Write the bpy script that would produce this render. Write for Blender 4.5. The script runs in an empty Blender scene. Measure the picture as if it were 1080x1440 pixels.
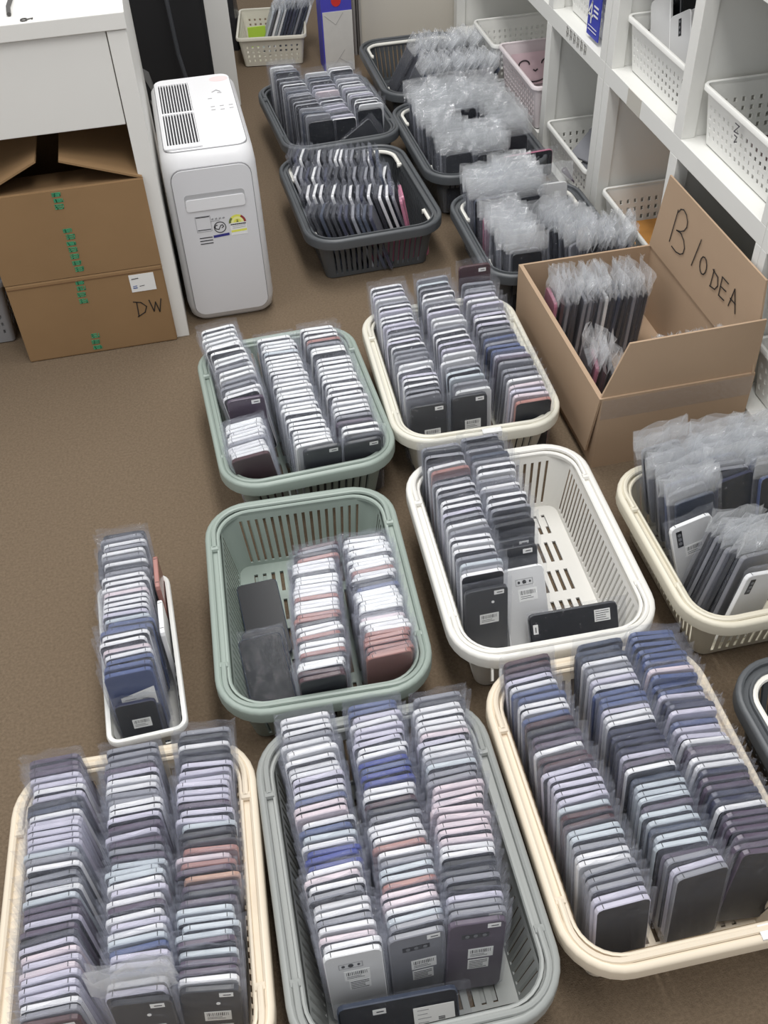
import bpy, math, random
from mathutils import Vector, Matrix
random.seed(7)
C = bpy.context.scene.collection
PI = math.pi
def rad(a): return math.radians(a)

# ---------------------------------------------------------------- camera
def make_camera():
    f = 1420.0; d = Vector((610-540, 2130-720, f)).normalized()      # 'down' seen in camera axes (x right, y down, z forward)
    Y = (Vector((0, 0, 1)) - d*d.z).normalized(); X = Vector((-Y.cross(d)))
    if X.x < 0: X = -X
    a = rad(10.6); U = X*math.cos(a)+Y*math.sin(a); V = -X*math.sin(a)+Y*math.cos(a)
    m = Matrix(((U.x, -U.y, -U.z), (V.x, -V.y, -V.z), (-d.x, d.y, d.z)))  # columns: camera right, up, back in world axes
    cam = bpy.data.cameras.new('camera'); o = bpy.data.objects.new('camera', cam); C.objects.link(o)
    cam.sensor_fit = 'HORIZONTAL'; cam.sensor_width = 36; cam.lens = f/1080*36; cam.clip_start = .01
    o.matrix_world = Matrix.Translation((0, 0, 1.345)) @ m.to_4x4()
    bpy.context.scene.camera = o
make_camera()
# ---------------------------------------------------------------- light
W = bpy.data.worlds.new('room_light'); bpy.context.scene.world = W; W.use_nodes = True
W.node_tree.nodes['Background'].inputs[0].default_value = (.97, .98, 1, 1)
W.node_tree.nodes['Background'].inputs[1].default_value = .56
def area(loc, size, sy, power, rot=(0, 0, 0), col=(1, .985, .96)):
    l = bpy.data.lights.new('ceiling_lamp_light', 'AREA'); l.shape = 'RECTANGLE'; l.size = size; l.size_y = sy; l.energy = power; l.color = col
    o = bpy.data.objects.new('ceiling_lamp_light', l); o.location = loc; o.rotation_euler = rot; C.objects.link(o)
area((.35, 2.3, 2.5), .45, 1.4, 23)
area((.35, .5, 2.5), .45, 1.4, 20)
area((-1.3, 1.3, 2.5), .45, 1.4, 13)
S = bpy.context.scene
S.view_settings.view_transform = 'Standard'; S.view_settings.look = 'None'; S.view_settings.gamma = 1
S.view_settings.use_curve_mapping = False; S.view_settings.exposure = 0.35
S.cycles.transparent_max_bounces = 40; S.cycles.max_bounces = 12; S.cycles.diffuse_bounces = 8; S.cycles.use_denoising = True

# ---------------------------------------------------------------- materials
def lin(c):
    return tuple((x/12.92 if x <= .04045 else ((x+.055)/1.055)**2.4) for x in (c[0]/255, c[1]/255, c[2]/255))
MATS = {}
def mat(name, c, rough=.5, metal=0., var=0., scale=20., bump=0., bscale=200., spec=.5, coat=0., alpha=1.):
    if name in MATS: return MATS[name]
    m = bpy.data.materials.new(name); m.use_nodes = True; nt = m.node_tree; b = nt.nodes['Principled BSDF']
    col = lin(c)+(1,)
    b.inputs['Base Color'].default_value = col; b.inputs['Roughness'].default_value = rough; b.inputs['Metallic'].default_value = metal
    b.inputs['Specular IOR Level'].default_value = spec; b.inputs['Coat Weight'].default_value = coat; b.inputs['Alpha'].default_value = alpha
    tc = nt.nodes.new('ShaderNodeTexCoord')
    if var:
        n = nt.nodes.new('ShaderNodeTexNoise'); n.inputs['Scale'].default_value = scale; n.inputs['Detail'].default_value = 5
        nt.links.new(tc.outputs['Object'], n.inputs['Vector'])
        r = nt.nodes.new('ShaderNodeMapRange'); r.inputs['From Min'].default_value = .3; r.inputs['From Max'].default_value = .7
        r.inputs['To Min'].default_value = 1-var; r.inputs['To Max'].default_value = 1+var
        x = nt.nodes.new('ShaderNodeVectorMath'); x.operation = 'SCALE'; x.inputs[0].default_value = col[:3]
        nt.links.new(n.outputs['Fac'], r.inputs['Value']); nt.links.new(r.outputs['Result'], x.inputs['Scale']); nt.links.new(x.outputs['Vector'], b.inputs['Base Color'])
    if bump:
        n = nt.nodes.new('ShaderNodeTexNoise'); n.inputs['Scale'].default_value = bscale; n.inputs['Detail'].default_value = 3
        nt.links.new(tc.outputs['Object'], n.inputs['Vector'])
        bp = nt.nodes.new('ShaderNodeBump'); bp.inputs['Strength'].default_value = bump; bp.inputs['Distance'].default_value = .002
        nt.links.new(n.outputs['Fac'], bp.inputs['Height']); nt.links.new(bp.outputs['Normal'], b.inputs['Normal'])
    MATS[name] = m; return m
def film(name, base, edge, col, rough, bscale, bstr, gmix=.4):
    m = bpy.data.materials.new(name); m.use_nodes = True; nt = m.node_tree; nt.nodes.clear(); L = nt.links; N = nt.nodes.new
    out = N('ShaderNodeOutputMaterial'); tr = N('ShaderNodeBsdfTransparent'); tr.inputs[0].default_value = (.985, .988, .99, 1)
    df = N('ShaderNodeBsdfDiffuse'); df.inputs[0].default_value = lin(col)+(1,); tl = N('ShaderNodeBsdfTranslucent'); tl.inputs[0].default_value = lin(col)+(1,)
    dm = N('ShaderNodeMixShader'); dm.inputs[0].default_value = .45; L.new(df.outputs[0], dm.inputs[1]); L.new(tl.outputs[0], dm.inputs[2])
    gl = N('ShaderNodeBsdfGlossy'); gl.inputs['Roughness'].default_value = rough
    mx = N('ShaderNodeMixShader'); mx.inputs[0].default_value = gmix; L.new(dm.outputs[0], mx.inputs[1]); L.new(gl.outputs[0], mx.inputs[2])
    lw = N('ShaderNodeLayerWeight'); lw.inputs['Blend'].default_value = .3
    ma = N('ShaderNodeMath'); ma.operation = 'MULTIPLY_ADD'; ma.inputs[1].default_value = edge; ma.inputs[2].default_value = base
    L.new(lw.outputs['Facing'], ma.inputs[0])
    m2 = N('ShaderNodeMixShader'); L.new(ma.outputs[0], m2.inputs[0]); L.new(tr.outputs[0], m2.inputs[1]); L.new(mx.outputs[0], m2.inputs[2])
    tc = N('ShaderNodeTexCoord'); n = N('ShaderNodeTexNoise'); n.inputs['Scale'].default_value = bscale; n.inputs['Detail'].default_value = 4; n.inputs['Distortion'].default_value = 1.2
    L.new(tc.outputs['Object'], n.inputs['Vector']); bp = N('ShaderNodeBump'); bp.inputs['Strength'].default_value = bstr; bp.inputs['Distance'].default_value = .01
    L.new(n.outputs['Fac'], bp.inputs['Height']); L.new(bp.outputs['Normal'], gl.inputs['Normal'])
    L.new(m2.outputs[0], out.inputs[0]); MATS[name] = m; return m
film('clear_film', .045, .25, (222, 226, 242), .07, 60, 1.0, .4)
film('cloudy_film', .24, .30, (248, 250, 253), .07, 38, 1.0, .28)
white_l = mat('white_laminate', (222, 221, 217), .45, var=.02, scale=3)
shelf_m = mat('white_shelf_board', (222, 222, 218), .5, var=.02, scale=4)
card = mat('cardboard', (142, 114, 82), .85, var=.05, scale=6, bump=.15, bscale=60, spec=.2)  # brown base taken a little darker to carry the shade under the desk
card2 = mat('pale_cardboard', (174, 150, 126), .85, var=.03, scale=6, bump=.1, bscale=60, spec=.2)
ink = mat('black_marker_ink', (40, 36, 34), .6)
blackm = mat('matte_black', (14, 14, 17), .7)
paper = mat('white_label_paper', (228, 228, 226), .6)
print_m = mat('label_print', (45, 45, 48), .6)
FR = dict(s=((236, 235, 237), 'silver'), l=((204, 200, 216), 'lavender'), p=((224, 208, 214), 'pale pink'), P=((84, 70, 88), 'dark purple'),
          b=((78, 92, 134), 'blue'), B=((34, 38, 66), 'navy'), k=((46, 48, 54), 'black'), g=((140, 141, 148), 'grey'), c=((199, 207, 213), 'pale blue'),
          r=((166, 116, 108), 'rose'), R=((70, 38, 44), 'dark red'), o=((190, 150, 130), 'copper'), w=((246, 246, 246), 'white'), d=((52, 62, 82), 'slate'), u=((42, 58, 142), 'deep blue'), m=((186, 110, 136), 'pink'))
for k, (c, n) in FR.items():
    t = n.replace(' ', '_')
    mat('frame_'+k, c, .35, .0, var=.04, scale=30, spec=.8)
    mat('back_'+k, tuple(int(x*.86) for x in c), .3, .1, coat=.2)
glass = mat('screen_glass', (22, 24, 29), .25, spec=.22)

# ---------------------------------------------------------------- mesh helpers
class MB:
    def __init__(s): s.v = []; s.f = []; s.m = []; s.mats = []; s.smooth = False
    def mi(s, m):
        if m not in s.mats: s.mats.append(m)
        return s.mats.index(m)
    def add(s, vs, fs, m, T=None):
        o = len(s.v); i = s.mi(m) if not isinstance(m, list) else None
        s.v += [tuple(T @ Vector(v)) for v in vs] if T else [tuple(v) for v in vs]
        s.f += [tuple(x+o for x in f) for f in fs]
        s.m += [i]*len(fs) if i is not None else [s.mi(x) for x in m]
    def box(s, a, b, m, T=None):
        (x0, y0, z0), (x1, y1, z1) = a, b
        s.add([(x0, y0, z0), (x1, y0, z0), (x1, y1, z0), (x0, y1, z0), (x0, y0, z1), (x1, y0, z1), (x1, y1, z1), (x0, y1, z1)],
              [(3, 2, 1, 0), (4, 5, 6, 7), (0, 1, 5, 4), (1, 2, 6, 5), (2, 3, 7, 6), (3, 0, 4, 7)], m, T)
    def tube(s, pts, r, m, n=8, T=None):
        P = [Vector(p) for p in pts]; vs = []; fs = []; up = Vector((0, 0, 1))
        for i, p in enumerate(P):
            t = (P[min(i+1, len(P)-1)]-P[max(i-1, 0)]).normalized(); a = t.cross(up if abs(t.z) < .95 else Vector((1, 0, 0))).normalized(); b = t.cross(a)
            vs += [p+a*r*math.cos(2*PI*k/n)+b*r*math.sin(2*PI*k/n) for k in range(n)]
        for i in range(len(P)-1):
            for k in range(n): fs.append((i*n+k, i*n+(k+1) % n, (i+1)*n+(k+1) % n, (i+1)*n+k))
        fs += [tuple(range(n-1, -1, -1)), tuple(range((len(P)-1)*n, len(P)*n))]
        s.add(vs, fs, m, T)
    def ribbon(s, pts, w, m, T, t=.0006):   # drawn stroke on the local xz plane, facing -y
        for a, b in zip(pts, pts[1:]):
            a = Vector((a[0], 0, a[1])); b = Vector((b[0], 0, b[1])); d = (b-a)
            if d.length < 1e-6: continue
            n = Vector((-d.z, 0, d.x)).normalized()*w/2; e = d.normalized()*w*.3; a = a-e; b = b+e
            vs = [a-n, b-n, b+n, a+n]; vs += [v+Vector((0, -t, 0)) for v in vs]
            s.add(vs, [(0, 1, 2, 3), (7, 6, 5, 4), (0, 4, 5, 1), (1, 5, 6, 2), (2, 6, 7, 3), (3, 7, 4, 0)], m, T)
    def mesh(s, name):
        me = bpy.data.meshes.new(name); me.from_pydata(s.v, [], s.f)
        for m in s.mats: me.materials.append(m)
        me.polygons.foreach_set('material_index', s.m); me.update()
        if s.smooth:
            me.shade_smooth(); me.set_sharp_from_angle(angle=rad(40))
        return me
    def build(s, name, parent=None, bevel=0, **kw):
        o = bpy.data.objects.new(name, s.mesh(name)); C.objects.link(o)
        if parent: o.parent = parent
        if bevel:
            b = o.modifiers.new('bevel', 'BEVEL'); b.width = bevel; b.segments = 2; b.limit_method = 'ANGLE'
        tag(o, **kw); return o
def tag(o, label=None, cat=None, group=None, kind=None):
    if label: o['label'] = label
    if cat: o['category'] = cat
    if group: o['group'] = group
    if kind: o['kind'] = kind
def thing(name, loc, label, cat, rz=0, group=None, rot=None):
    o = bpy.data.objects.new(name, None); C.objects.link(o); o.empty_display_size = .02
    o.location = loc; o.rotation_euler = rot or (0, 0, rz); tag(o, label, cat, group); return o
def bx(name, a, b, m, parent=None, bevel=0, **kw):
    mb = MB(); mb.box(a, b, m); return mb.build(name, parent, bevel, **kw)
def rrect(hx, hy, r, n=6):
    out = []
    for cx, cy, a0 in ((hx-r, hy-r, 0), (-hx+r, hy-r, 90), (-hx+r, -hy+r, 180), (hx-r, -hy+r, 270)):
        for k in range(n+1):
            a = rad(a0+90*k/n); out.append((cx+r*math.cos(a), cy+r*math.sin(a)))
    return out

# ---------------------------------------------------------------- setting
bx('floor', (-4, -2.5, -.05), (4, 5.5, 0), mat('brown_carpet', (116, 101, 84), .95, var=.16, scale=220, bump=1, bscale=500, spec=.1), kind='structure')
wallm = mat('beige_wall_paint', (206, 201, 190), .6, var=.015, scale=2)
bx('wall_back', (.66, 3.5, 0), (3.2, 3.6, 2.6), wallm, kind='structure')
bx('baseboard_back', (.66, 3.49, 0), (.97, 3.5, .03), mat('grey_skirting', (120, 116, 110), .6), kind='structure')
for i, (x, c) in enumerate(((.632, (150, 146, 140)), (.642, (96, 92, 88)), (.651, (170, 166, 158)))):
    bx('trim_%d' % (i+1), (x, 3.485, 0), (x+.007, 3.6, 2.6), mat('panel_edge_%d' % i, c, .5), kind='structure')

# ---------------------------------------------------------------- desk at left
dk = thing('desk', (-.6, 2.3, 0), 'white laminate desk with a deep front panel above the brown cartons', 'desk')
def dpart(n, a, b, m=white_l, bev=.0015):
    mb = MB(); mb.box((a[0]+.6, a[1]-2.3, a[2]), (b[0]+.6, b[1]-2.3, b[2]), m); return mb.build(n, dk, bev)
dpart('desk_top', (-1.5, 1.98, .677), (-.06, 2.62, .707))
dpart('leg', (-.098, 1.985, 0), (-.062, 2.6, .675)); dpart('leg', (-1.5, 1.985, 0), (-1.464, 2.6, .675))
dpart('front_panel', (-1.46, 1.99, .5), (-.1, 2.006, .674)); dpart('back_panel', (-1.46, 2.58, .2), (-.1, 2.596, .674))
mb = MB(); mb.tube([(-.262, 2.02, .711), (-.265, 2.06, .712), (-.262, 2.11, .711), (-.27, 2.2, .711), (-.3, 2.3, .711)], .004, mat('grey_cable', (70, 68, 66), .5)); mb.build('charging_cable', label='thin grey cable end lying on the white desk top', cat='cable')
mb = MB(); mb.tube([(-.236+.006*math.cos(a*.7), 1.992+.006*math.sin(a*.7), .7085) for a in range(10)], .0012, MATS['grey_cable'], 6); mb.tube([(-.229, 1.993, .7085), (-.22, 1.996, .7085), (-.222, 1.991, .7085)], .001, MATS['grey_cable'], 6)
mb.build('wire_clip', label='tiny curled grey wire clip on the desk front edge', cat='clip')

# second desk behind
d2 = thing('side_desk', (-.2, 3.2, 0), 'white desk leg and top behind the white appliance, with dark gap beneath', 'desk')
bx('leg', (.335, 0, 0), (.405, .6, .68), white_l, d2, .002); bx('desk_top', (-.6, 0, .68), (.405, .6, .71), white_l, d2, .002)
bx('gap_shade_panel', (-.6, .35, .0), (.333, .37, .68), blackm, d2)  # black sheet added to stand for the shade under this desk
tw = thing('dark_gap_box', (-.02, 3.08, 0), 'matte black box added for the shade in the dark gap behind the appliance', 'filler')  # added black box and plates, standing in for the shade in this gap
bx('case', (-.3, 0, 0), (.15, .3, .5), mat('gap_black', (17, 18, 21), .75), tw, .004); bx('box_front', (-.29, -.008, .01), (.14, -.001, .49), blackm, tw, .003)
bx('box_side', (.1505, .05, .1), (.153, .25, .4), blackm, tw)
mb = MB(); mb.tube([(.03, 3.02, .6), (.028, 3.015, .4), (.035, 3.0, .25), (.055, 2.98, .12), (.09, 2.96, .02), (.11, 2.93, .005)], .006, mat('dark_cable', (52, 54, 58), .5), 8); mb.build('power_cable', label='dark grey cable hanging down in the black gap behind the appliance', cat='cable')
mb = MB()
for z0, z1, x in ((.36, .28, -.075), (.27, .17, -.06)):
    mb.add([(x, 2.66, z0), (x+.025, 2.66, z0-.02), (x+.035, 2.67, z1), (x+.03, 2.672, z1-.01), (x, 2.665, z0-.01)], [(0, 1, 2, 3, 4), (4, 3, 2, 1, 0)], mat('grey_film', (130, 130, 130), .4))
mb.build('torn_wrapper', label='torn grey plastic wrapper scraps beside the desk leg in the dark gap', cat='wrapper')

# ---------------------------------------------------------------- cartons under the desk
def green_tape(mb, u, z0, z1, T, seed):
    rr = random.Random(seed); z = z0; g = mat('green_tape_print', (58, 150, 110), .5, var=.2, scale=60)
    while z > z1:
        h = rr.uniform(.008, .013)
        x = u+rr.uniform(-.002, .002); w = .009
        for k in range(3): mb.ribbon([(x-w, z-h*k/3), (x+w*rr.uniform(.3, 1), z-h*k/3)], .0022, g, T)
        mb.ribbon([(x-w*rr.uniform(.3, .9), z), (x-w*.5, z-h*.7)], .002, g, T); mb.ribbon([(x+w*.8, z), (x+w*.7, z-h*.7)], .002, g, T)
        z -= h+.004
c1 = thing('cardboard_carton', (-.255, 2.2, 0), 'lower brown carton under the desk with DW written on it', 'carton')
bx('carton_body', (-.165, -.225, 0), (.165, .22, .197), card, c1, .004)
bx('lid_seam', (-.163, -.2262, .186), (.163, -.225, .188), mat('dark_crease', (110, 82, 54), .9), c1)
F = Matrix.Translation((0, -.2255, 0))
mb = MB(); T = F
for st in ([(.095, .114), (.093, .078)], [(.088, .116), (.104, .112), (.114, .1), (.108, .086), (.091, .077)], [(.122, .115), (.128, .085), (.135, .108), (.14, .082), (.148, .114)]): mb.ribbon(st, .0022, ink, T)
mb.build('marker_lettering', c1)
mb = MB(); mb.box((.091, -.2262, .14), (.144, -.2252, .182), paper)
mb.ribbon([(.096, .172), (.11, .173)], .0015, print_m, Matrix.Translation((0, -.2262, 0)))
mb.ribbon([(.096, .15), (.104, .15)], .002, mat('blue_print', (60, 90, 150), .5), Matrix.Translation((0, -.2262, 0))); mb.ribbon([(.096, .154), (.104, .155)], .0015, MATS['blue_print'], Matrix.Translation((0, -.2262, 0))); mb.ribbon([(.11, .153), (.12, .154)], .001, print_m, Matrix.Translation((0, -.2262, 0)))
mb.build('shipping_label', c1, label='white shipping label')
mb = MB(); green_tape(mb, -.012, .185, .135, F, 1); mb.build('tape_print', c1, label='green printed tape'); mb = MB(); green_tape(mb, -.012, .05, .012, F, 2); mb.build('tape_print', c1, label='green printed tape')
c2 = thing('cardboard_carton', (-.255, 2.2, .198), 'upper open brown carton under the desk with raised flaps', 'carton')
mb = MB(); t = .004
for a, b in (((-.165, -.225, 0), (.165, -.221, .195)), ((-.165, .216, 0), (.165, .22, .195)), ((-.165, -.221, 0), (-.161, .216, .195)), ((.161, -.221, 0), (.165, .216, .195)), ((-.161, -.221, 0), (.161, .216, .004))): mb.box(a, b, card)
mb.build('carton_body', c2)
def flap(name, par, quad, m, t=.004, **kw):
    q = [Vector(p) for p in quad]; n = (q[1]-q[0]).cross(q[3]-q[0]).normalized()*t
    mb = MB(); mb.add([*q, *[p+n for p in q]], [(3, 2, 1, 0), (4, 5, 6, 7), (0, 1, 5, 4), (1, 2, 6, 5), (2, 3, 7, 6), (3, 0, 4, 7)], m); return mb.build(name, par, **kw)
flap('flap', c2, [(-.16, -.224, .193), (.16, -.224, .193), (.15, -.08, .16), (-.15, -.08, .16)], card)
flap('flap', c2, [(.163, -.222, .195), (.163, .215, .195), (.012, .215, .25), (.012, -.222, .25)], card)
flap('flap', c2, [(-.163, .215, .195), (-.163, -.222, .195), (-.03, -.222, .255), (-.03, .215, .255)], card)
mb = MB(); green_tape(mb, -.008, .19, .155, F, 3); mb.build('tape_print', c2, label='green printed tape'); mb = MB(); green_tape(mb, -.004, .11, .005, F, 4); mb.build('tape_print', c2, label='green printed tape')

# ---------------------------------------------------------------- white appliance
def loft(mb, loops, m, cap=True):
    n = len(loops[0]); vs = [p for l in loops for p in l]; fs = []
    for i in range(len(loops)-1):
        for k in range(n): fs.append((i*n+k, i*n+(k+1) % n, (i+1)*n+(k+1) % n, (i+1)*n+k))
    if cap: fs += [tuple(range(n-1, -1, -1)), tuple(range((len(loops)-1)*n, len(loops)*n))]
    mb.add(vs, fs, m)
ap = thing('air_purifier', (.047, 2.25, 0), 'scuffed white floor-standing air purifier beside the desk leg', 'air purifier')
wp = mat('white_appliance_plastic', (226, 226, 228), .35, var=.015, scale=5); wp2 = mat('white_panel_plastic', (215, 215, 218), .35)
mb = MB(); mb.smooth = True
def lp(hx, y0, y1, r, z): return [(x, y+(y0+y1)/2, z) for x, y in rrect(hx, (y1-y0)/2, r, 6)]
loft(mb, [lp(.088, -.165, .18, .03, 0), lp(.096, -.176, .19, .035, .012), lp(.1, -.18, .195, .035, .04), lp(.099, -.178, .195, .035, .36), lp(.096, -.172, .19, .035, .39), lp(.088, -.162, .18, .03, .402)], wp); mb.build('housing', ap)
def yplate(name, hx, z0, z1, r, y, t, m, par, cx=0, **kw):
    mb = MB(); pts = [(x+cx, y, z+(z0+z1)/2) for x, z in rrect(hx, (z1-z0)/2, r, 5)]; pts = pts[::-1]
    loft(mb, [pts, [(a, y-t, c) for a, b, c in pts]], m); return mb.build(name, par, **kw)
yplate('panel_gap', .085, .022, .375, .025, -.176, .0035, mat('seam_grey', (130, 130, 132), .6), ap)
fp = yplate('front_panel', .0835, .0235, .3735, .024, -.176, .006, wp2, ap)
yplate('handle_recess', .064, .285, .32, .008, -.18, .0025, mat('recess_grey', (172, 172, 174), .5), ap); yplate('handle_lip', .063, .283, .309, .006, -.18, .005, wp, ap)
def zplate(name, x0, x1, y0, y1, r, z, t, m, par, **kw):
    mb = MB(); pts = [(x+(x0+x1)/2, y+(y0+y1)/2, z) for x, y in rrect((x1-x0)/2, (y1-y0)/2, r, 5)]
    loft(mb, [pts, [(a, b, z+t) for a, b, c in pts]], m); return mb.build(name, par, **kw)
zplate('lid_gap', -.088, .088, -.158, .182, .022, .401, .0015, MATS['seam_grey'], ap); zplate('top_lid', -.086, .086, -.156, .18, .021, .4015, .0025, wp, ap)
gr = zplate('grille_tray', -.082, -.006, -.15, .165, .006, .4035, .001, mat('grille_dark', (38, 38, 42), .6), ap)
mb = MB()
for a, b in (((-.082, -.15), (-.006, -.135)), ((-.082, .145), (-.006, .165)), ((-.082, -.135), (-.078, .145)), ((-.01, -.135), (-.006, .145)), ((-.078, 0), (-.01, .008))): mb.box((a[0], a[1], .4045), (b[0], b[1], .4075), wp)
for i in range(11): x = -.075+i*.0062; mb.box((x, -.135, .4045), (x+.0022, .145, .407), wp)
mb.build('grille_slats', ap)
ap.location.y = 2.2275; ap.scale = (1, 1.12, 1)
# print and stickers on it
mb = MB(); mb.add([(.062+.022*math.cos(a*PI/12), .155+.013*math.sin(a*PI/12), .4042) for a in range(24)], [tuple(range(24))], mat('pink_sticker', (238, 208, 208), .5)); mb.build('round_sticker', ap, label='pale pink oval sticker')
mb = MB(); TT = Matrix.Translation((0, 0, .4041)) @ Matrix.Rotation(rad(-90), 4, 'X')
lg = mat('pale_grey_print', (150, 150, 152), .6)
for x, y in ((.03, .02), (.05, .02), (.07, .02), (.03, .005), (.05, .003), (.07, .005), (.028, .06)): mb.ribbon([(x, y), (x+.008, y)], .0016, lg, TT)
mb.ribbon([(.04, .09), (.05, .098), (.058, .09)], .002, lg, TT); mb.ribbon([(.052, .085), (.06, .083)], .002, lg, TT)
mb.build('panel_print', ap)
st = thing; Fp = Matrix.Translation((-.047, -.1821, 0))
mb = MB()
for p in ([(-.0, .266), (.028, .266)], [(-.0, .236), (.028, .236)]): mb.ribbon(p, .0015, print_m, Fp)
mb.ribbon([(-.002, .268), (.03, .268), (.03, .232), (-.002, .232), (-.002, .268)], .0006, lg, Fp)
for z in (.217, .210, .203): mb.ribbon([(.001, z), (.028, z)], .0018, print_m, Fp)
mb.build('side_label_lines', ap)
mb = MB(); cx, cz = .048, .2375
mb.ribbon([(cx+.0125*math.cos(a*PI/12), cz+.0125*math.sin(a*PI/12)) for a in range(25)], .0016, print_m, Fp)
mb.ribbon([(cx-.007+.0035*math.cos(rad(a)), cz+.001+.0045*math.sin(rad(a))) for a in range(60, 290, 20)]+[(cx-.003, cz-.005), (cx+.002, cz+.004), (cx+.006, cz+.005), (cx+.008, cz+.001), (cx+.004, cz-.002)], .0016, print_m, Fp)
mb.add([Fp @ Vector(p) for p in ((.031, -.0006, .214), (.066, -.0006, .216), (.066, -.0006, .222), (.031, -.0006, .220))], [(0, 1, 2, 3)], mat('indigo_print', (52, 52, 128), .5))
for x in (.033, .041, .049, .057): mb.ribbon([(x, .258), (x+.003, .259)], .003, lg, Fp)
mb.ribbon([(.03, .254), (.05, .2545)], .0008, lg, Fp); mb.build('mark_sticker', ap)
mb = MB(); yel = mat('yellow_print', (226, 226, 96), .5); cx, cz = .087, .243
def yq(pts, m, off=.0004): mb.add([Fp @ Vector((x, -off, z)) for x, z in pts], [tuple(range(len(pts)))], m)
yq([(.07, .214), (.106, .214), (.106, .243), (.07, .243)], mat('sticker_white', (232, 232, 232), .5), .0003)
for i in range(12):
    a0, a1 = rad(180-15*i), rad(165-15*i); c = yel if i in (3, 4, 5, 6, 7) else mat('olive_print', (110, 120, 60), .5) if i < 3 else mat('maroon_print', (150, 60, 60), .5)
    yq([(cx+.019*math.cos(a0), cz+.019*math.sin(a0)), (cx+.019*math.cos(a1), cz+.019*math.sin(a1)), (cx+.014*math.cos(a1), cz+.014*math.sin(a1)), (cx+.014*math.cos(a0), cz+.014*math.sin(a0))], c)
yq([(cx+.014*math.cos(rad(180-15*i)), cz+.014*math.sin(rad(180-15*i))) for i in range(13)], mat('pale_yellow', (236, 236, 160), .5)); yq([(cx+.008*math.cos(rad(180-15*i)), cz+.001+.008*math.sin(rad(180-15*i))) for i in range(13)], yel, .0005)
mb.ribbon([(cx-.002, cz+.006), (cx+.001, cz+.0065), (cx+.001, cz+.004), (cx-.002, cz+.002), (cx+.002, cz+.002)], .001, print_m, Fp, .0008)
yq([(.071, .221), (.105, .222), (.105, .227), (.071, .226)], yel, .0005)
for k in range(8): mb.ribbon([(.072+k*.0042, .2395), (.0745+k*.0042, .2397)], .0022, print_m, Fp, .0008)
for z in (.235, .231): mb.ribbon([(.075, z), (.103, z+.001)], .0006, lg, Fp, .0008)
mb.build('rating_sticker', ap, label='yellow and white half-round rating sticker')

# ---------------------------------------------------------------- shelving
def unit(name, label, loc, panels, v0, v1, board_z):
    r = thing(name, loc, label, 'shelf'); ox, oy, _ = loc
    def part(n, a, b): 
        mb = MB(); mb.box((a[0]-ox, a[1]-oy, a[2]), (b[0]-ox, b[1]-oy, b[2]), shelf_m); return mb.build(n, r, .001)
    for (a, b) in panels:
        for z0, z1 in ((board_z[0][1], .38), (.42, .74)):
            part('upright', (.97, a, z0), (1.0, b, z1)); part('divider_panel', (1.0, a+.006, z0), (1.315, b-.006, z1))
    for z0, z1 in board_z: part('shelf_board', (.97, v0, z0), (1.32, v1, z1))
    part('back_panel', (1.322, v0, 0), (1.33, v1, .78)); return r
uA = unit('cube_shelf', 'left section of the white cube shelving, holding the pink basket', (1.15, 2.75, 0), [(2.18, 2.214), (2.535, 2.569), (3.42, 3.455)], 2.18, 3.455, [(0, .03), (.38, .42), (.74, .78)])
bx('riser_shelf', (-.18, -.17, .03), (.165, .66, .08), shelf_m, uA)
uB = unit('cube_shelf', 'middle section of the white cube shelving behind the lettered carton', (1.15, 1.8, 0), [(2.143, 2.177), (1.775, 1.81), (1.42, 1.44)], 1.42, 2.178, [(0, .03), (.38, .42), (.74, .78)])
uC = unit('cube_shelf', 'right section of the white cube shelving, lowest shelf visible at the right edge', (1.15, 1.0, 0), [(1.399, 1.419), (1.035, 1.07), (.66, .695)], .66, 1.419, [(.04, .08), (.38, .42), (.74, .78)])
bx('kick_board', (-.16, -.34, 0), (.17, .419, .039), mat('kick_shadow_grey', (150, 150, 146), .6), uC)  # the darker grey puts the shadow under the board into the colour
SH = Matrix.Translation((-.1812, 0, 0)) @ Matrix.Rotation(rad(-90), 4, 'Z')   # local x -> -v ; strokes face -u
def mark_on(par, oy, strokes, w, m, x=-.1805):
    mb = MB(); T = Matrix.Translation((x, 0, 0)) @ Matrix.Rotation(rad(-90), 4, 'Z')
    for s_ in strokes: mb.ribbon([(-(v-oy), z) for v, z in s_], w, m, T)
    return mb
mk = []; rr = random.Random(3)
for k in range(6):
    v = 2.43-k*.024
    mk += [[(v, .413), (v-.012, .413)], [(v-.003, .416), (v-.003, .392)], [(v-.012, .41), (v-.012, .395)], [(v, .402), (v-.012, .4)]]
mark_on(uA, 2.75, mk, .0022, mat('faded_ink', (140, 138, 134), .6)).build('marker_lettering', uA)
mb = MB(); mb.box((-.1812, .17, .381), (-.18, .24, .419), mat('tape_patch', (190, 186, 176), .3)); mb.build('tape_patch', uB, label='translucent tape remnant')

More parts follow.
